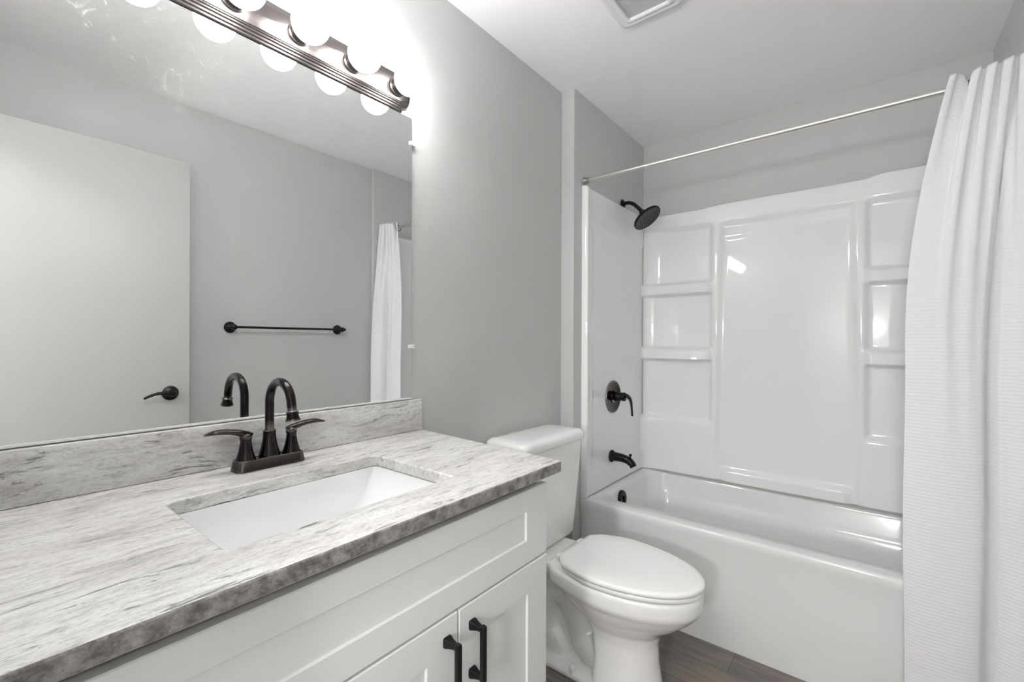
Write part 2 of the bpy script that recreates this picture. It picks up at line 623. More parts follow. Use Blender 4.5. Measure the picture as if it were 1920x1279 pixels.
def pull(parent, y, z0, z1, lab=None):
    bm = new()
    x0 = CF
    for z, s in ((z0 + 0.008, 1), (z1 - 0.008, -1)):
        # flared square foot narrowing towards the bar
        rings = []
        for d, hw in ((0.0, 0.0095), (0.004, 0.0095), (0.013, 0.0068), (0.022, 0.0052), (0.030, 0.0050)):
            k = d / 0.03
            zz = z
            rings.append([Vector((x0 + d, y + p[0], zz + p[1])) for p in rrect(0, 0, hw, hw, hw * 0.35, 3)])
        ringloft(bm, rings)
    rings = []
    for z, hw in ((z0 + 0.001, 0.0045), (z0 + 0.004, 0.0055), (z1 - 0.004, 0.0055), (z1 - 0.001, 0.0045)):
        rings.append([Vector((x0 + 0.031 + p[0], y + p[1], z)) for p in rrect(0, 0, hw, hw, hw * 0.35, 3)])
    ringloft(bm, rings)
    return obj('handle', bm, M['black'], parent)


split = [CY0, 0.311, 0.614, CY1]
hy = [None, 0.583, 0.6515]
for k in range(3):
    d = shaker('door', split[k] + (0.0015 if k else 0), split[k + 1] - (0.0015 if k < 2 else 0), 0.125, 0.7035, 0.078, 0.068, 0.068)
    y = (0.275, 0.583, 0.6515)[k]
    pl = pull(d, y, 0.556, 0.668)
    pl.location = (0, 0, 0)
    pl.parent = d
    pl.matrix_parent_inverse = Matrix.Identity(4)
# children of a mesh part whose own matrix is the parent inverse of the empty: cancel it
for d in [o for o in van.children if o.name.startswith('door')]:
    for h in d.children:
        h.matrix_parent_inverse = Matrix.Identity(4)

# ---------------------------------------------------------------- countertop with backsplash
KZ = 0.933
KT = 0.027
HX_0, HX_1, HY_0, HY_1 = 0.188, 0.478, 0.238, 0.678
top = thing('countertop', 'streaked white and grey granite worktop on the vanity cabinet', 'countertop', (0.28, 0.46, KZ - KT))
outer = [(0.002, -0.045), (0.588, -0.045), (0.588, 0.934), (0.583, 0.937), (0.002, 0.974)]
inner = rrect((HX_0 + HX_1) / 2, (HY_0 + HY_1) / 2, (HX_1 - HX_0) / 2, (HY_1 - HY_0) / 2, 0.016, 6)
b = new()


def plate_with_hole(bm, outer, inner, z0, z1):
    for z, flip in ((z1, False), (z0, True)):
        vo = [bm.verts.new((x, y, z)) for x, y in outer]
        vi = [bm.verts.new((x, y, z)) for x, y in inner]
        es = []
        for vs in (vo, vi):
            for i in range(len(vs)):
                es.append(bm.edges.new((vs[i], vs[(i + 1) % len(vs)])))
        bmesh.ops.triangle_fill(bm, use_beauty=True, use_dissolve=False, edges=es)
        if flip:
            bo, bi = vo, vi
        else:
            to, ti = vo, vi
    for a, c in ((to, bo), (ti, bi)):
        n = len(a)
        for i in range(n):
            j = (i + 1) % n
            bm.faces.new((a[i], a[j], c[j], c[i]))


plate_with_hole(b, outer, inner, KZ - KT, KZ)
slab = obj('slab', b, M['granite'], top, smooth=30)
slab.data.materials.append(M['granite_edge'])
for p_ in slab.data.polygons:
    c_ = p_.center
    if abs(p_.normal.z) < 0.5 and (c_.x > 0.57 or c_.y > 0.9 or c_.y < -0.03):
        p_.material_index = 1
md = slab.modifiers.new('bevel', 'BEVEL')
md.width = 0.0035
md.segments = 3
md.limit_method = 'ANGLE'
md.angle_limit = R(50)
bs = obj('backsplash', box(new(), 0.002, 0.0215, -0.045, 0.972, KZ + 0.0005, 1.034, 0.0025), M['granite'], top)

# ---------------------------------------------------------------- undermount sink
snk = thing('sink', 'white rectangular undermount sink set into the granite worktop', 'sink', (0.33, 0.458, 0.78))
b = new()
cx_, cy_ = (HX_0 + HX_1) / 2, (HY_0 + HY_1) / 2
rings = []
zt = KZ - KT - 0.001
sd = [(0.163, 0.238, 0.02, zt - 0.012, 0, 0), (0.163, 0.238, 0.02, zt, 0, 0), (0.147, 0.222, 0.018, zt, 0, 0), (0.146, 0.221, 0.018, zt - 0.01, 0, 0),
      (0.140, 0.205, 0.02, zt - 0.04, 0, 0), (0.130, 0.180, 0.028, zt - 0.075, 0, 0), (0.122, 0.160, 0.035, zt - 0.103, 0, 0), (0.115, 0.150, 0.04, zt - 0.114, 0, 0),
      (0.100, 0.132, 0.04, zt - 0.121, 0, 0), (0.03, 0.03, 0.0295, zt - 0.128, 0, 0)]
for hx, hyy, r, z, dx, dy in sd:
    rings.append([Vector((x, y, z)) for x, y in rrect(cx_ + dx, cy_ + dy, hx, hyy, r, 6)])
ringloft(b, rings, False, True)
o = obj('basin', b, M['sinkm'], snk, smooth=50)
b = new()
lathe(b, [(0.0, 0), (0.028, 0.0), (0.028, 0.003), (0.02, 0.004), (0.018, 0.0015), (0, 0.0015)], (cx_, cy_, zt - 0.128), (0, 0, 1), 28)
obj('drain', b, M['bronze_dark'], snk)

# ---------------------------------------------------------------- faucet
FX, FY = 0.079, 0.464
fau = thing('faucet', 'oil rubbed bronze gooseneck faucet with two levers behind the sink', 'faucet', (FX, FY, KZ))
b = new()
z = KZ + 0.0005
rings = []
for hx, hyy, dz in ((0.027, 0.0775, 0.0), (0.027, 0.0775, 0.002), (0.0240, 0.0735, 0.022), (0.0222, 0.0718, 0.0245), (0.0195, 0.0690, 0.0235), (0.0185, 0.0680, 0.0215)):
    rings.append([Vector((x, y, z + dz)) for x, y in rrect(FX, FY, hx, hyy, hx * 0.62, 6)])
ringloft(b, rings)
obj('base_plate', b, M['bronze'], fau, smooth=60)
# spout: bell, collar, gooseneck, nozzle
b = new()
zb = KZ + 0.022
lathe(b, [(0.0225, 0), (0.0235, 0.003), (0.0215, 0.010), (0.0172, 0.025), (0.0145, 0.042), (0.0135, 0.055), (0.0138, 0.058), (0.0138, 0.061), (0.012, 0.0625), (0.0108, 0.063)], (FX, FY, zb), n=32)
path = [Vector((FX, FY, zb + 0.06)), Vector((FX, FY, zb + 0.085)), Vector((FX, FY, zb + 0.112))]
AR = 0.0545
cz = zb + 0.127
path.append(Vector((FX, FY, cz)))
for i in range(1, 17):
    a = PI - R(168) * i / 16
    path.append(Vector((FX + AR + AR * math.cos(a), FY, cz + AR * 0.92 * math.sin(a))))
end = path[-1]
path.append(end + Vector((0.0025, 0, -0.012)))
path.append(end + Vector((0.005, 0, -0.024)))
tube(b, path, 0.0098, 20)
obj('spout', b, M['bronze'], fau, smooth=60)
b = new()
e = path[-1]
lathe(b, [(0.0, 0), (0.0115, 0), (0.013, 0.0015), (0.013, 0.004), (0.0118, 0.006), (0.013, 0.014), (0.0155, 0.020), (0.015, 0.022), (0.011, 0.022), (0.01, 0.019), (0, 0.019)],
      e + Vector((-0.0005, 0, 0.003)), (0.2, 0, -1), 28)
obj('aerator', b, M['bronze'], fau, smooth=60)
for s, tip in ((-1, (-0.014, -0.078)), (1, (0.012, 0.078))):
    hy_ = FY + s * 0.051
    b = new()
    lathe(b, [(0.0205, 0), (0.0212, 0.003), (0.0185, 0.010), (0.0145, 0.024), (0.0118, 0.040), (0.0112, 0.048), (0.0125, 0.050), (0.0125, 0.060), (0.0115, 0.062), (0, 0.063)], (FX, hy_, zb - 0.002), n=28)
    zt2 = zb + 0.055
    pts = [(FX - tip[0] * 0.15, hy_ - s * 0.010, zt2 - 0.002), (FX, hy_, zt2 + 0.004), (FX + tip[0] * 0.35, hy_ + tip[1] * 0.32, zt2 + 0.012),
           (FX + tip[0] * 0.7, hy_ + tip[1] * 0.68, zt2 + 0.015), (FX + tip[0], hy_ + tip[1], zt2 + 0.011)]
    path = catmull(pts, 7)
    k = len(path) - 1
    rad = [0.0098 + 0.0025 * math.sin(PI * min(1, i / k * 1.1)) - 0.0055 * max(0, (i / k - 0.8) / 0.2) for i in range(k + 1)]
    flt = [0.85 - 0.36 * min(1, i / k * 1.8) for i in range(k + 1)]
    tube(b, path, rad, 16, flt)
    obj('lever_handle', b, M['bronze'], fau, smooth=60)

# ---------------------------------------------------------------- wall mirror
mir = thing('wall_mirror', 'large frameless wall mirror above the granite backsplash', 'mirror', (0.0, 0.44, 1.04))
MT, MB_ = 1.953, 1.040
obj('glass', box(new(), 0.001, 0.0065, -0.04, 0.936, MB_, MT), M['mirror'], mir, smooth=0)
obj('bottom_channel', box(new(), 0.001, 0.0085, -0.04, 0.936, 1.0365, 1.0415, 0.0005), M['clip'], mir, smooth=0)
for z in (1.871, 1.208):
    b = new()
    box(b, 0.0005, 0.011, 0.9365, 0.947, z - 0.007, z + 0.007, 0.001)
    box(b, 0.0068, 0.011, 0.9265, 0.938, z - 0.006, z + 0.006, 0.001)
    lathe(b, [(0.003, 0), (0.003, 0.0015), (0, 0.002)], (0.011, 0.9425, z), (1, 0, 0), 12)
    obj('clip', b, M['clip'], mir)

# ---------------------------------------------------------------- vanity light bar
LZ = 2.012
LC = 0.4762
vl = thing('vanity_light', 'pewter strip light with six round bulbs above the mirror', 'light fixture', (0.0, LC, LZ))


def bar_outline(hz, ye, bulge, hb):
    """outline in (y, z): rectangle of half height hz whose ends swell out in an arc"""
    out = []
    for s in (1, -1):
        pts = [(ye, -hz), (ye, -hb - 0.004)]
        for i in range(13):
            a = -PI / 2 + PI * i / 12
            pts.append((ye + bulge * math.cos(a) ** 0.8 if math.cos(a) > 1e-6 else ye, hb * math.sin(a)))
        pts += [(ye, hb + 0.004), (ye, hz)]
        if s == 1:
            out += pts
        else:
            out += [(-p[0], -p[1]) for p in pts]
    return out


b = new()
rings = []
prof = [(0.0005, 0.0575, 0.0), (0.009, 0.0575, 0.0), (0.0125, 0.0555, 0.0015), (0.0135, 0.0515, 0.004), (0.0175, 0.0495, 0.005), (0.0185, 0.0455, 0.007),
        (0.0225, 0.0435, 0.008), (0.0235, 0.0405, 0.010), (0.0265, 0.039, 0.011), (0.0275, 0.0365, 0.013), (0.0295, 0.0355, 0.0135), (0.0300, 0.034, 0.015)]
for x, hz, ins in prof:
    rings.append([Vector((x, LC + y, LZ + zz)) for y, zz in bar_outline(hz, 0.4155 - ins, 0.032, 0.044 - ins * 0.9)])
ringloft(b, rings)
obj('bar', b, M['pewter'], vl, smooth=25)
for k in range(6):
    y = LC + (k - 2.5) * 0.1524
    b = new()
    lathe(b, [(0.0, 0), (0.0265, 0), (0.0275, 0.002), (0.0275, 0.004), (0.0245, 0.007), (0.0235, 0.026), (0.0255, 0.028), (0.0255, 0.031), (0.022, 0.031), (0.02, 0.012), (0, 0.012)],
          (0.0303, y, LZ), (1, 0, 0), 32)
    sk = obj('socket', b, M['pewter'], vl)
    b = new()
    r = 0.0450
    prf = [(0.0, 0.0), (0.0125, 0.0), (0.0135, 0.008)]
    for i in range(3, 25):
        a = PI * i / 24
        prf.append((r * math.sin(a), 0.049 - r * math.cos(a)))
    lathe(b, prf, (0.0445, y, LZ), (1, 0, 0), 36, True, False)
    bmesh.ops.remove_doubles(b, verts=b.verts, dist=1e-4)
    bl = obj('bulb', b, M['bulb'], vl, smooth=80)

# ---------------------------------------------------------------- bathtub
TZ = 0.458
TYF = 1.920
tub = thing('bathtub', 'white alcove bathtub with a plain apron along the back wall', 'bathtub', (0.82, 2.3, 0))
b = new()
N_ = 10


def tring(x0, x1, y0, y1, r, z):
    return [Vector((x, y, z)) for x, y in rrect((x0 + x1) / 2, (y0 + y1) / 2, (x1 - x0) / 2, (y1 - y0) / 2, r, N_)]


g0, g1, gb = AX + 0.002, BX - 0.002, YB - 0.002
rings = [tring(g0, g1, TYF + 0.010, gb, 0.002, 0.0), tring(g0, g1, TYF + 0.006, gb, 0.002, 0.30), tring(g0, g1, TYF + 0.005, gb, 0.002, 0.405), tring(g0, g1, TYF + 0.001, gb, 0.002, 0.422),
         tring(g0, g1, TYF, gb, 0.002, TZ - 0.012), tring(g0 + 0.001, g1 - 0.001, TYF + 0.0025, gb, 0.003, TZ - 0.005), tring(g0 + 0.001, g1 - 0.001, TYF + 0.006, gb, 0.003, TZ - 0.0015),
         tring(g0 + 0.002, g1 - 0.002, TYF + 0.012, gb - 0.002, 0.006, TZ),
         tring(g0 + 0.060, g1 - 0.050, TYF + 0.088, gb - 0.030, 0.10, TZ - 0.002), tring(g0 + 0.068, g1 - 0.058, TYF + 0.096, gb - 0.036, 0.10, TZ - 0.008),
         tring(g0 + 0.074, g1 - 0.070, TYF + 0.103, gb - 0.044, 0.10, TZ - 0.03), tring(g0 + 0.082, g1 - 0.10, TYF + 0.112, gb - 0.055, 0.11, TZ - 0.10),
         tring(g0 + 0.088, g1 - 0.112, TYF + 0.122, gb - 0.066, 0.12, TZ - 0.125),
         tring(g0 + 0.094, g1 - 0.13, TYF + 0.148, gb - 0.072, 0.12, TZ - 0.14), tring(g0 + 0.11, g1 - 0.18, TYF + 0.160, gb - 0.085, 0.12, TZ - 0.22),
         tring(g0 + 0.13, g1 - 0.25, TYF + 0.175, gb - 0.10, 0.12, TZ - 0.32), tring(g0 + 0.16, g1 - 0.30, TYF + 0.20, gb - 0.13, 0.12, TZ - 0.35),
         tring(g0 + 0.25, g1 - 0.40, TYF + 0.28, gb - 0.21, 0.08, TZ - 0.355)]
ringloft(b, rings)
obj('shell', b, M['tub'], tub, smooth=55)
b = new()
ox = AX + 0.0765
lathe(b, [(0.0, -0.006), (0.036, -0.006), (0.040, -0.002), (0.040, 0.008), (0.036, 0.013), (0.014, 0.015), (0, 0.015)], (ox + 0.004, 2.215, 0.398), (1, 0, 0.12), 36)
box(b, ox + 0.014, ox + 0.026, 2.208, 2.222, 0.380, 0.412, 0.002)
obj('overflow_plate', b, M['bronze_dark'], tub)

# ---------------------------------------------------------------- shower surround
sur = thing('shower_surround', 'glossy white moulded shower surround with corner shelves above the bathtub', 'shower surround', (0.82, 2.6, TZ))


def sstep(a, b_, x):
    t = max(0.0, min(1.0, (x - a) / (b_ - a)))
    return t * t * (3 - 2 * t)


XL, XR = AX + 0.010, BX - 0.010
XM = (XL + XR) / 2


def top_z(x):
    u = abs(x - XM)
    if x < XM:
        return 1.999 - 0.010 * sstep(0.28, 0.42, u)
    return 1.998 + 0.014 * sstep(0.32, 0.42, u)


def depth(x, z):
    """how far the moulded back panel stands off the wall"""
    u = abs(x - XM)             # symmetrical about the middle
    tz = top_z(x)
    # middle field: shallow recess with wide soft edges
    lean = 0.020 * (z - 1.2)    # its sides lean outwards towards the foot
    ce = max((u - 0.286 + lean) / 0.034, (z - 1.860) / 0.040)
    centre = 1 - sstep(0, 1, ce)
    ce2 = max((u - 0.270 + lean) / 0.03, (z - 1.80 - 0.02 * math.sin((x - XM) * 6)) / 0.035)
    d = 0.034 - 0.013 * centre - 0.003 * (1 - sstep(0, 1, ce2))
    # columns: niches between shelves, open towards the corner
    col = sstep(0.328, 0.360, u)

    def shelf(zu, face, dep, tr):
        if z < zu - 0.010:
            return 0.0
        if z < zu + 0.006:
            return dep * sstep(zu - 0.010, zu + 0.006, z)
        if z < zu + face:
            return dep * (1 - 0.22 * (z - zu - 0.006) / (face - 0.006))
        return dep * 0.78 * (1 - sstep(zu + face, zu + face + tr, z))
    outd = shelf(1.503, 0.050, 0.046, 0.030)
    outd = max(outd, shelf(1.122, 0.052, 0.050, 0.030))
    outd = max(outd, 0.022 * (1 - sstep(0.752, 0.790, z)))
    outd = max(outd, 0.026 * sstep(1.868 + 0.02 * sstep(0.5, 0.7, u), 1.905 + 0.02 * sstep(0.5, 0.7, u), z))
    bow = 1 + 0.22 * math.cos(max(-1, min(1, (u - 0.53) / 0.18)) * PI / 2)
    nd = 0.012 + outd * (bow if 0.9 < z < 1.7 else 1) * (1 - 0.65 * sstep(0.62, 0.735, u))
    if z < 0.80:
        t = 1 - sstep(0.74, 0.80, z)
        nd = nd * (1 - t) + 0.034 * t
    d = d * (1 - col) + nd * col
    # soft step out along the foot of the middle
    foot = (1 - sstep(0.25, 0.31, u)) * (1 - sstep(0.505, 0.545, z))
    d += 0.020 * foot
    # cove towards the corners
    cu = max(0.0, (u - 0.600) / 0.141)
    d += 0.040 * min(1, cu) ** 2.2
    # rolled top edge
    d *= 1.0 - 0.8 * sstep(tz - 0.016, tz, z) ** 2
    return d


b = new()
nx, nz = 230, 300
z00 = TZ + 0.002
grid = []
for i in range(nx + 1):
    x = XL + (XR - XL) * i / nx
    tz = top_z(x)
    colv = []
    for j in range(nz + 1):
        z = z00 + (tz - z00) * j / nz
        colv.append(b.verts.new((x, YB - 0.001 - depth(x, z), z)))
    grid.append(colv)
for i in range(nx):
    for j in range(nz):
        b.faces.new((grid[i][j], grid[i + 1][j], grid[i + 1][j + 1], grid[i][j + 1]))
# rim back to the wall all round
per = [grid[i][0] for i in range(nx + 1)] + [grid[nx][j] for j in range(1, nz + 1)] + [grid[i][nz] for i in range(nx - 1, -1, -1)] + [grid[0][j] for j in range(nz - 1, 0, -1)]
bk = [b.verts.new((v.co.x, YB - 0.001, v.co.z)) for v in per]
for i in range(len(per)):
    j = (i + 1) % len(per)
    b.faces.new((per[i], bk[i], bk[j], per[j]))
bmesh.ops.recalc_face_normals(b, faces=b.faces)
obj('back_panel', b, M['acrylic'], sur, smooth=80)

# side panels (left is seen, right stands behind the curtain)
for xw, s in ((AX, 1), (BX, -1)):
    b = new()
    ny, nz2 = 60, 120
    y0, y1 = TYF + 0.008, YB - 0.0445

    def sd_depth(y, z):
        ins = min((y - y0) / 0.075, (z - 0.50) / 0.06, (1.90 - z) / 0.09)
        d_ = 0.020 - 0.007 * sstep(0.9, 1.35, ins)
        d_ *= 0.25 + 0.75 * math.sqrt(max(0, min(1, (y - y0) / 0.008)))
        d_ *= 0.25 + 0.75 * math.sqrt(max(0, min(1, (1.992 - z) / 0.010)))
        # flat thicker flange at the room side
        d_ += 0.010 * (1 - sstep(0.020, 0.026, y - y0)) * min(1, max(0, (y - y0) / 0.004))
        return d_
    ys = [y0 + 0.03 * (k / 14) for k in range(14)] + [y0 + 0.03 + (y1 - y0 - 0.03) * k / ny for k in range(ny + 1)]
    zs = [z00 + (1.992 - z00) * k / nz2 for k in range(nz2)] + [1.984, 1.988, 1.990, 1.992]
    zs = sorted(set(round(q, 5) for q in zs))
    gr = [[b.verts.new((xw + s * (0.0005 + sd_depth(y, zz)), y, zz)) for zz in zs] for y in ys]
    for i in range(len(ys) - 1):
        for j in range(len(zs) - 1):
            b.faces.new((gr[i][j], gr[i + 1][j], gr[i + 1][j + 1], gr[i][j + 1]))
    per = [gr[i][0] for i in range(len(ys))] + [gr[-1][j] for j in range(1, len(zs))] + [gr[i][-1] for i in range(len(ys) - 2, -1, -1)] + [gr[0][j] for j in range(len(zs) - 2, 0, -1)]
    bk = [b.verts.new((xw + s * 0.0003, v.co.y, v.co.z)) for v in per]
    for i in range(len(per)):
        j = (i + 1) % len(per)
        b.faces.new((per[i], bk[i], bk[j], per[j]))
    obj('side_panel', b, M['acrylic'], sur, smooth=60)
# caulk bead where the surround meets the tub and in the left corner
b = new()
box(b, AX + 0.020, BX - 0.02, YB - 0.057, YB - 0.034, TZ + 0.0002, TZ + 0.0027)
box(b, AX + 0.012, AX + 0.024, TYF + 0.016, YB - 0.05, TZ - 0.0005, TZ + 0.0030)
box(b, AX + 0.0165, AX + 0.0205, YB - 0.0525, YB - 0.0445, TZ, 1.975)
obj('caulk_line', b, M['caulk'], sur, smooth=0)

# ---------------------------------------------------------------- shower fittings on the left alcove wall
SHY, SHZ = 2.385, 2.008
sh = thing('shower_fixture', 'dark bronze round shower head on a curved arm above the surround', 'shower head', (AX, SHY, SHZ))
b = new()
lathe(b, [(0.0, 0), (0.028, 0.0), (0.030, 0.003), (0.026, 0.007), (0.014, 0.012), (0.010, 0.014)], (AX + 0.001, SHY, SHZ), (1, 0, 0), 28)
obj('flange', b, M['bronze_dark'], sh)
b = new()
path = catmull([(AX + 0.004, SHY, SHZ), (AX + 0.035, SHY, SHZ + 0.004), (AX + 0.065, SHY, SHZ - 0.008), (AX + 0.095, SHY, SHZ - 0.036), (AX + 0.118, SHY, SHZ - 0.062)], 8)
tube(b, path, 0.0105, 16)
obj('arm', b, M['bronze_dark'], sh)
b = new()
ax = Vector((0.62, -0.05, -0.78)).normalized()
hp = Vector((AX + 0.112, SHY, SHZ - 0.056))
lathe(b, [(0.0, 0), (0.014, 0.0), (0.017, 0.006), (0.017, 0.014), (0.013, 0.020), (0.016, 0.026), (0.028, 0.034), (0.060, 0.044), (0.078, 0.050), (0.082, 0.055), (0.082, 0.061), (0.078, 0.065), (0.074, 0.064), (0, 0.064)],
      hp, ax, 44)
hd = obj('head', b, M['bronze_dark'], sh)
b = new()
t1 = ax.cross(Vector((0, 1, 0))).normalized()
t2 = ax.cross(t1).normalized()
fc = hp + ax * 0.0638
for rr, cnt in ((0.012, 6), (0.026, 12), (0.040, 18), (0.054, 24), (0.067, 30)):
    for k in range(cnt):
        a = 2 * PI * k / cnt
        c_ = fc + t1 * (rr * math.cos(a)) + t2 * (rr * math.sin(a))
        lathe(b, [(0.0024, 0), (0.0019, 0.003), (0, 0.0032)], c_, ax, 8, False, True)
nz_ = obj('nozzles', b, plain('grey_rubber_nozzles', (0.22, 0.21, 0.2), 0.5), sh)
nz_['kind'] = 'stuff'

VY, VZ = 2.245, 0.926
va = thing('shower_valve', 'dark bronze round shower valve plate with a curved lever', 'shower valve', (AX + 0.0135, VY, VZ))
PX = AX + 0.0140
b = new()
lathe(b, [(0.0, 0), (0.086, 0.0), (0.089, 0.003), (0.087, 0.007), (0.072, 0.009), (0.068, 0.0075), (0.035, 0.008), (0.034, 0.012), (0, 0.012)], (PX, VY, VZ), (1, 0, 0), 48)
obj('escutcheon', b, M['bronze'], va)
b = new()
lathe(b, [(0.024, 0.0), (0.026, 0.004), (0.024, 0.02), (0.0225, 0.045), (0.024, 0.055), (0.022, 0.062), (0.012, 0.066), (0, 0.067)], (PX + 0.010, VY, VZ + 0.004), (1, 0, 0), 32)
path = catmull([(PX + 0.055, VY, VZ + 0.012), (PX + 0.085, VY - 0.003, VZ + 0.010), (PX + 0.105, VY - 0.006, VZ - 0.012), (PX + 0.112, VY - 0.008, VZ - 0.050), (PX + 0.116, VY - 0.010, VZ - 0.092)], 7)
k = len(path) - 1
tube(b, path, [0.0165 - 0.0095 * min(1, 1.4 * i / k) for i in range(k + 1)], 16, 0.75)
obj('lever', b, M['bronze_dark'], va)

SY, SZ = 2.228, 0.607
sp = thing('tub_spout', 'dark bronze tub spout with a diverter pin above the bathtub rim', 'tub spout', (PX, SY, SZ))
b = new()
lathe(b, [(0.0, 0), (0.031, 0.0), (0.033, 0.004), (0.030, 0.012), (0.0255, 0.016)], (PX, SY, SZ), (1, 0, 0), 32)
path = catmull([(PX + 0.008, SY, SZ), (PX + 0.05, SY, SZ), (PX + 0.09, SY, SZ - 0.006), (PX + 0.115, SY, SZ - 0.020), (PX + 0.128, SY, SZ - 0.038)], 7)
k = len(path) - 1
tube(b, path, [0.026 - 0.005 * i / k for i in range(k + 1)], 24, [0.95 - 0.15 * i / k for i in range(k + 1)])
obj('body', b, M['bronze_dark'], sp)
b = new()
lathe(b, [(0.0045, 0), (0.0045, 0.014), (0.008, 0.016), (0.008, 0.024), (0, 0.026)], (PX + 0.108, SY, SZ + 0.002), (0.1, 0, 1), 16)
obj('diverter', b, M['bronze_dark'], sp)

# ---------------------------------------------------------------- curtain rod and curtain
RY, RZ = 1.946, 2.018
rod = thing('curtain_rod', 'straight brushed steel rod across the front of the bathtub alcove', 'curtain rod', ((AX + BX) / 2, RY, RZ))
b = new()
lathe(b, [(0.0, 0), (0.0085, 0), (0.0085, 1.478), (0, 1.478)], (AX + 0.012, RY, RZ), (1, 0, 0), 24)
lathe(b, [(0.0, 0), (0.0105, 0), (0.0105, 0.74), (0.0085, 0.742)], (BX - 0.78, RY, RZ), (1, 0, 0), 24)
obj('pole', b, M['rod'], rod)
for x, s in ((AX + 0.0005, 1), (BX - 0.0005, -1)):
    b = new()
    lathe(b, [(0.0, 0), (0.0175, 0), (0.0175, 0.006), (0.0155, 0.010), (0.0145, 0.026), (0.0125, 0.028), (0, 0.028)], (x, RY, RZ), (s, 0, 0), 24)
    obj('end_cap', b, M['rodend'], rod)

RN = []
for k, x in enumerate((1.413,)):
    b = new()
    c_ = Vector((x, RY, RZ - 0.004))
    path = [c_ + Vector((0, 0.0185 * math.cos(2 * PI * i / 28), 0.0185 * math.sin(2 * PI * i / 28))) for i in range(29)]
    tube(b, path, 0.0022, 10, 1.0, Vector((1, 0, 0)), False)
    bmesh.ops.remove_doubles(b, verts=b.verts, dist=1e-4)
    o = obj('curtain_ring', b, M['bronze_dark'])
    RN.append(tag(o, 'small dark metal ring on the rod, in the gap beside the first curtain flap', 'curtain ring'))

b = new()
uvl = b.loops.layers.uv.new('UVMap')
ns, nt_ = 260, 150
zt_, zb_ = RZ + 0.030, 0.06


def cur(s, t):
    """s across the cloth (0 at the free edge), t from top (0) to hem (1)"""
    fl = 1 - math.exp(-t * 4.5)
    x0 = 1.366 - 0.104 * (1 - (1 - min(1, t / 0.42)) ** 1.8)
    x1 = 1.558
    x = x0 + (x1 - x0) * s
    sc_ = 0.74 - 0.13 * fl
    # pleats at the heading: one flat flap, then narrow folds, dying out downwards
    q = max(0.0, (s - 0.22) / 0.78)
    ph = 2 * PI * (4.6 * q + 0.5 * min(1, s / 0.22)) + PI
    ft = math.exp(-t * 5.5)
    ft2 = math.exp(-t * 2.2)
    am = 0.0130 * ft + 0.0022 * ft2
    yt = am * math.cos(ph)
    notch = math.exp(-((s - 0.235) / 0.028) ** 2)
    yt += 0.012 * notch * math.exp(-t * 9) + 0.033 * math.exp(-((s - sc_) / 0.030) ** 2) * fl
    x += (0.0055 * ft) * math.sin(ph * 2 + 0.6) * min(1, s / 0.1)
    # two broad rolls meeting in one deep crease
    if s < sc_:
        p = s / sc_
        roll = 0.040 * math.sin(PI * min(1, p * 0.80 + 0.20)) ** 0.6
        roll += 0.0045 * math.exp(-((p - 0.52 - 0.1 * t) / 0.13) ** 2)
    else:
        p = (s - sc_) / (1 - sc_)
        roll = 0.074 * math.sin(PI * min(1.0, p * 0.80)) ** 0.5 + 0.003 * math.sin(p * 9.0 + t)
    y = 1.908 - 0.030 * sstep(0, 0.5, t) + yt - roll * fl
    y += 0.0025 * math.sin(s * 17 + 2.0 * t + 0.5) * fl
    z = zt_ + (zb_ - zt_) * t
    z -= 0.008 * (0.5 - 0.5 * math.cos(ph + 0.9)) * math.exp(-t * 60)
    z -= 0.062 * notch * math.exp(-t * 22)
    z += 0.012 * sstep(0.2, 1.0, s) * math.exp(-t * 30)
    x += 0.0025 * math.sin(z * 7.0 + s * 5) * fl
    return Vector((x, min(y, 1.912 + 0.013 * math.exp(-t * 8)), z))


cg = [[b.verts.new(cur(i / ns, j / nt_)) for j in range(nt_ + 1)] for i in range(ns + 1)]
for i in range(ns):
    for j in range(nt_):
        f = b.faces.new((cg[i][j], cg[i + 1][j], cg[i + 1][j + 1], cg[i][j + 1]))
        for lp, (a_, c__) in zip(f.loops, ((i, j), (i + 1, j), (i + 1, j + 1), (i, j + 1))):
            lp[uvl].uv = (a_ / ns * 0.9, -c__ / nt_ * 1.98)
cu = obj('shower_curtain', b, M['curtain'], None, smooth=0)
for p_ in cu.data.polygons:
    p_.use_smooth = True
sm = cu.modifiers.new('thick', 'SOLIDIFY')
sm.thickness = 0.0016
sm.offset = 0
tag(cu, 'white woven shower curtain gathered at the right end of the rod', 'shower curtain')

# ---------------------------------------------------------------- toilet
TY = 1.500
toi = thing('toilet', 'white two-piece toilet with a closed lid between the vanity and the bathtub', 'toilet', (0.40, TY, 0))


def egg(x0, x1, hw, rw, z, n=48, xc=None, rc=0.03):
    """D-shaped outline: elliptical front, softly squared rear (half width rw)"""
    if xc is None:
        xc = x0 + (x1 - x0) * 0.42
    pts = []
    m = n // 2
    for i in range(m + 1):
        a = -PI / 2 + PI * i / m
        pts.append((xc + (x1 - xc) * math.cos(a), hw * math.sin(a)))
    # rear, from (xc, hw) back to x0
    rear = []
    k = n // 4
    for i in range(1, k):
        t = i / k
        # cubic from widest point to rear corner
        x = xc + (x0 + rc * 0.5 - xc) * t
        yv = hw + (rw - hw) * t ** 1.8
        if t > 0.8:
            q = (t - 0.8) / 0.2
            yv -= rc * 0.45 * (1 - math.sqrt(max(0, 1 - q * q)))
        rear.append((x, yv))
    rear.append((x0, rw - rc * 0.9))
    pts += rear
    pts += [(x, -yv) for x, yv in reversed(rear)]
    return [Vector((x, TY + yv, z)) for x, yv in pts]


b = new()
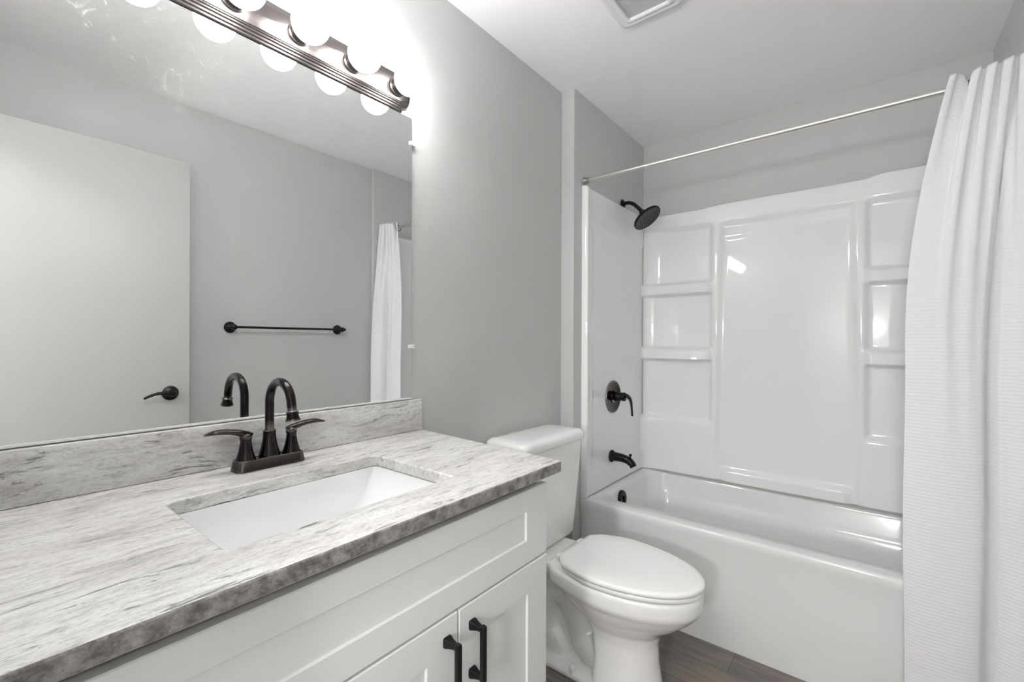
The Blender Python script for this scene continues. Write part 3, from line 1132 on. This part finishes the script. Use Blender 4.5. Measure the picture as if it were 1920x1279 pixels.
# bowl and front pedestal
rings = [egg(0.400, 0.637, 0.104, 0.100, 0.0), egg(0.402, 0.634, 0.102, 0.098, 0.03), egg(0.405, 0.620, 0.094, 0.088, 0.12), egg(0.395, 0.616, 0.092, 0.082, 0.19),
         egg(0.375, 0.626, 0.100, 0.080, 0.230), egg(0.34, 0.656, 0.122, 0.088, 0.258), egg(0.31, 0.698, 0.146, 0.102, 0.288), egg(0.28, 0.732, 0.163, 0.114, 0.318),
         egg(0.26, 0.750, 0.172, 0.124, 0.338), egg(0.25, 0.7595, 0.181, 0.134, 0.350), egg(0.24, 0.7635, 0.1855, 0.139, 0.362), egg(0.24, 0.763, 0.186, 0.140, 0.398), egg(0.245, 0.758, 0.182, 0.136, 0.408)]
ringloft(b, rings)
# rear deck under the tank
rings = [[Vector((x, TY + y, z)) for x, y in rrect(0.17, 0, hx, hyy, 0.03, 6)] for hx, hyy, z in
         ((0.10, 0.060, 0.26), (0.125, 0.080, 0.32), (0.14, 0.105, 0.35), (0.145, 0.118, 0.37), (0.145, 0.120, 0.395), (0.14, 0.115, 0.402))]
ringloft(b, rings)
# rear web and foot
rings = [[Vector((x, TY + y, z)) for x, y in rrect(0.27, 0, hx, hyy, 0.028, 6)] for hx, hyy, z in
         ((0.17, 0.102, 0.0), (0.17, 0.102, 0.018), (0.165, 0.088, 0.028), (0.15, 0.030, 0.04), (0.14, 0.025, 0.20), (0.15, 0.05, 0.33))]
ringloft(b, rings)
# trapway bulges
tw = catmull([(0.43, TY, 0.10), (0.385, TY, 0.095), (0.345, TY, 0.135), (0.315, TY, 0.20), (0.275, TY, 0.255), (0.225, TY, 0.265), (0.185, TY, 0.225), (0.17, TY, 0.16), (0.185, TY, 0.10), (0.22, TY, 0.06), (0.24, TY, 0.02)], 6)
tube(b, tw, [0.074 if i < 12 else 0.066 for i in range(len(tw))], 20, 1.0, Vector((0, 1, 0)))
for v in b.verts:
    pass
bowl = obj('bowl', b, M['ceramic'], toi, smooth=0)
rm = bowl.modifiers.new('union', 'REMESH')
rm.mode = 'VOXEL'
rm.voxel_size = 0.0055
rm.use_smooth_shade = True
s2 = bowl.modifiers.new('soft', 'SMOOTH')
s2.factor = 0.5
s2.iterations = 5
# seat, lid
b = new()
sz0 = 0.412
rings = [egg(0.300, 0.760, 0.179, 0.132, sz0, xc=0.46), egg(0.297, 0.764, 0.182, 0.135, sz0 + 0.003, xc=0.46), egg(0.297, 0.764, 0.182, 0.135, sz0 + 0.012, xc=0.46), egg(0.299, 0.762, 0.180, 0.133, sz0 + 0.0145, xc=0.46)]
ringloft(b, rings)
obj('seat', b, M['seat'], toi, smooth=50)
b = new()
l0 = sz0 + 0.0175
rings = [egg(0.292, 0.765, 0.183, 0.138, l0, xc=0.455), egg(0.290, 0.767, 0.185, 0.140, l0 + 0.002, xc=0.455), egg(0.290, 0.767, 0.185, 0.140, l0 + 0.010, xc=0.455), egg(0.293, 0.763, 0.182, 0.137, l0 + 0.0145, xc=0.455),
         egg(0.305, 0.750, 0.172, 0.127, l0 + 0.0170, xc=0.455), egg(0.35, 0.68, 0.12, 0.09, l0 + 0.0185, xc=0.455)]
ringloft(b, rings)
obj('lid', b, M['seat'], toi, smooth=50)
for s in (-1, 1):
    b = new()
    box(b, 0.262, 0.302, TY + s * 0.075 - 0.018, TY + s * 0.075 + 0.018, 0.405, 0.432, 0.007, 3)
    obj('hinge', b, M['seat'], toi, smooth=50)
for s in (-1, 1):
    b = new()
    lathe(b, [(0.0135, 0), (0.0135, 0.018), (0.011, 0.025), (0.004, 0.028), (0, 0.028)], (0.335, TY + s * 0.086, 0.018), n=20)
    obj('bolt_cap', b, M['seat'], toi, smooth=50)
# tank
b = new()
rings = [[Vector((xx, TY + y, z)) for xx, y in rrect(xc, 0, hx, hyy, rr, 7)] for xc, hx, hyy, z, rr in
         ((0.105, 0.055, 0.120, 0.404, 0.03), (0.105, 0.078, 0.176, 0.408, 0.035), (0.105, 0.084, 0.184, 0.420, 0.035), (0.108, 0.088, 0.192, 0.52, 0.035),
          (0.112, 0.094, 0.206, 0.70, 0.035), (0.114, 0.097, 0.212, 0.795, 0.035), (0.114, 0.097, 0.212, 0.808, 0.035))]
ringloft(b, rings)
obj('tank', b, M['ceramic'], toi, smooth=50)
b = new()
rings = [[Vector((xx, TY + y, z)) for xx, y in rrect(0.116, 0, hx, hyy, rr, 8)] for hx, hyy, z, rr in
         ((0.100, 0.215, 0.8085, 0.035), (0.105, 0.222, 0.811, 0.04), (0.107, 0.224, 0.818, 0.042), (0.107, 0.224, 0.832, 0.042), (0.103, 0.220, 0.843, 0.042), (0.093, 0.208, 0.850, 0.04), (0.06, 0.17, 0.8535, 0.035), (0.02, 0.1, 0.855, 0.015))]
ringloft(b, rings)
obj('tank_lid', b, M['ceramic'], toi, smooth=50)
b = new()
lathe(b, [(0.0, 0), (0.014, 0), (0.014, 0.006), (0.008, 0.010), (0.007, 0.02), (0, 0.02)], (0.210, TY - 0.15, 0.755), (1, 0, 0), 20)
tube(b, catmull([(0.226, TY - 0.150, 0.755), (0.229, TY - 0.12, 0.752), (0.229, TY - 0.085, 0.746)], 5), 0.0055, 12)
obj('flush_lever', b, M['rod'], toi)

# ---------------------------------------------------------------- towel bar (seen in the mirror)
tbz, tbx = 1.297, WR - 0.062
tb = thing('towel_bar', 'thin dark bronze towel bar on the grey wall, seen in the mirror', 'towel bar', (WR, 1.27, tbz))
y0, y1 = 0.955, 1.592
b = new()
lathe(b, [(0.0065, 0), (0.0065, y1 - y0)], (tbx, y0, tbz), (0, 1, 0), 16)
obj('bar', b, M['bronze_dark'], tb)
for y in (y0, y1):
    b = new()
    lathe(b, [(0.0, 0), (0.030, 0), (0.031, 0.004), (0.027, 0.009), (0.013, 0.016), (0.010, 0.03), (0.010, 0.045), (0.014, 0.052), (0.0165, 0.062), (0.014, 0.072), (0.006, 0.077), (0, 0.077)], (WR - 0.0005, y, tbz), (-1, 0, 0), 28)
    lathe(b, [(0.009, 0), (0.010, 0.008), (0.006, 0.016), (0, 0.018)], (tbx, y + (0.010 if y == y1 else -0.010), tbz), (0, 1 if y == y1 else -1, 0), 16)
    obj('post', b, M['bronze_dark'], tb)

# ---------------------------------------------------------------- ceiling vent
vx0, vx1, vy0, vy1 = 0.432, 0.668, 1.372, 1.612
vt = thing('ceiling_vent', 'square white ceiling exhaust vent cover with a rounded frame', 'vent', ((vx0 + vx1) / 2, (vy0 + vy1) / 2, CEIL))
b = new()
vcx, vcy, vh = (vx0 + vx1) / 2, (vy0 + vy1) / 2, (vx1 - vx0) / 2
rings = [[Vector((x, y, CEIL - d)) for x, y in rrect(vcx, vcy, vh - i, vh - i, max(0.004, 0.022 - i * 0.3), 5)] for i, d in
         ((0.0, 0.0005), (0.0, 0.010), (0.004, 0.017), (0.012, 0.021), (0.020, 0.0215), (0.026, 0.018), (0.028, 0.018), (0.034, 0.024), (0.040, 0.025), (0.045, 0.022), (0.046, 0.014))]
ringloft(b, rings, True, False)
obj('frame', b, M['vent'], vt, smooth=50)
b = new()
box(b, vcx - vh + 0.044, vcx + vh - 0.044, vcy - vh + 0.044, vcy + vh - 0.044, CEIL - 0.014, CEIL - 0.011)
n_ = 13
for k in range(n_ * 2):
    y = vcy - vh + 0.050 + (2 * vh - 0.100) * k / (2 * n_ - 1)
    box(b, vcx - vh + 0.046, vcx + vh - 0.046, y - 0.0016, y + 0.0016, CEIL - 0.0155, CEIL - 0.014)
obj('grille', b, M['ventd'], vt, smooth=0)

# ---------------------------------------------------------------- globe lamp added behind the camera as fill light
SX, SYY, SZZ = 1.20, -1.43, 1.40
hw = thing('hall_fill_globe', 'added globe fill lamp on the unseen hall wall behind the doorway', 'wall lamp', (SX, HY, SZZ))
b = new()
lathe(b, [(0.0, 0), (0.05, 0.0), (0.05, 0.01), (0.02, 0.018), (0.016, 0.055), (0.03, 0.06), (0, 0.06)], (SX, HY + 0.0005, SZZ), (0, 1, 0), 28)
obj('bracket', b, M['pewter'], hw)
b = new()
prf = [(0.088 * math.sin(PI * i / 20), 0.0605 + 0.088 - 0.088 * math.cos(PI * i / 20)) for i in range(21)]
lathe(b, prf, (SX, HY, SZZ), (0, 1, 0), 28, False, False)
bmesh.ops.remove_doubles(b, verts=b.verts, dist=1e-4)
obj('globe', b, M['fill_globe'], hw)

# ---------------------------------------------------------------- unseen ceiling lamp added in the hall for fill
hl = thing('hall_fill_lamp', 'added round white ceiling fill lamp in the unseen hall behind the doorway', 'ceiling lamp', (1.15, -0.75, CEIL))
b = new()
lathe(b, [(0.0, 0), (0.15, 0.0), (0.15, 0.02), (0.14, 0.025), (0, 0.025)], (1.15, -0.75, CEIL - 0.0005), (0, 0, -1), 36)
obj('fill_lamp_base', b, M['vent'], hl)
b = new()
lathe(b, [(0.138, 0.0), (0.135, 0.012), (0.11, 0.03), (0.06, 0.042), (0, 0.045)], (1.15, -0.75, CEIL - 0.026), (0, 0, -1), 36)
obj('fill_lamp_glass', b, M['fill_lamp'], hl)
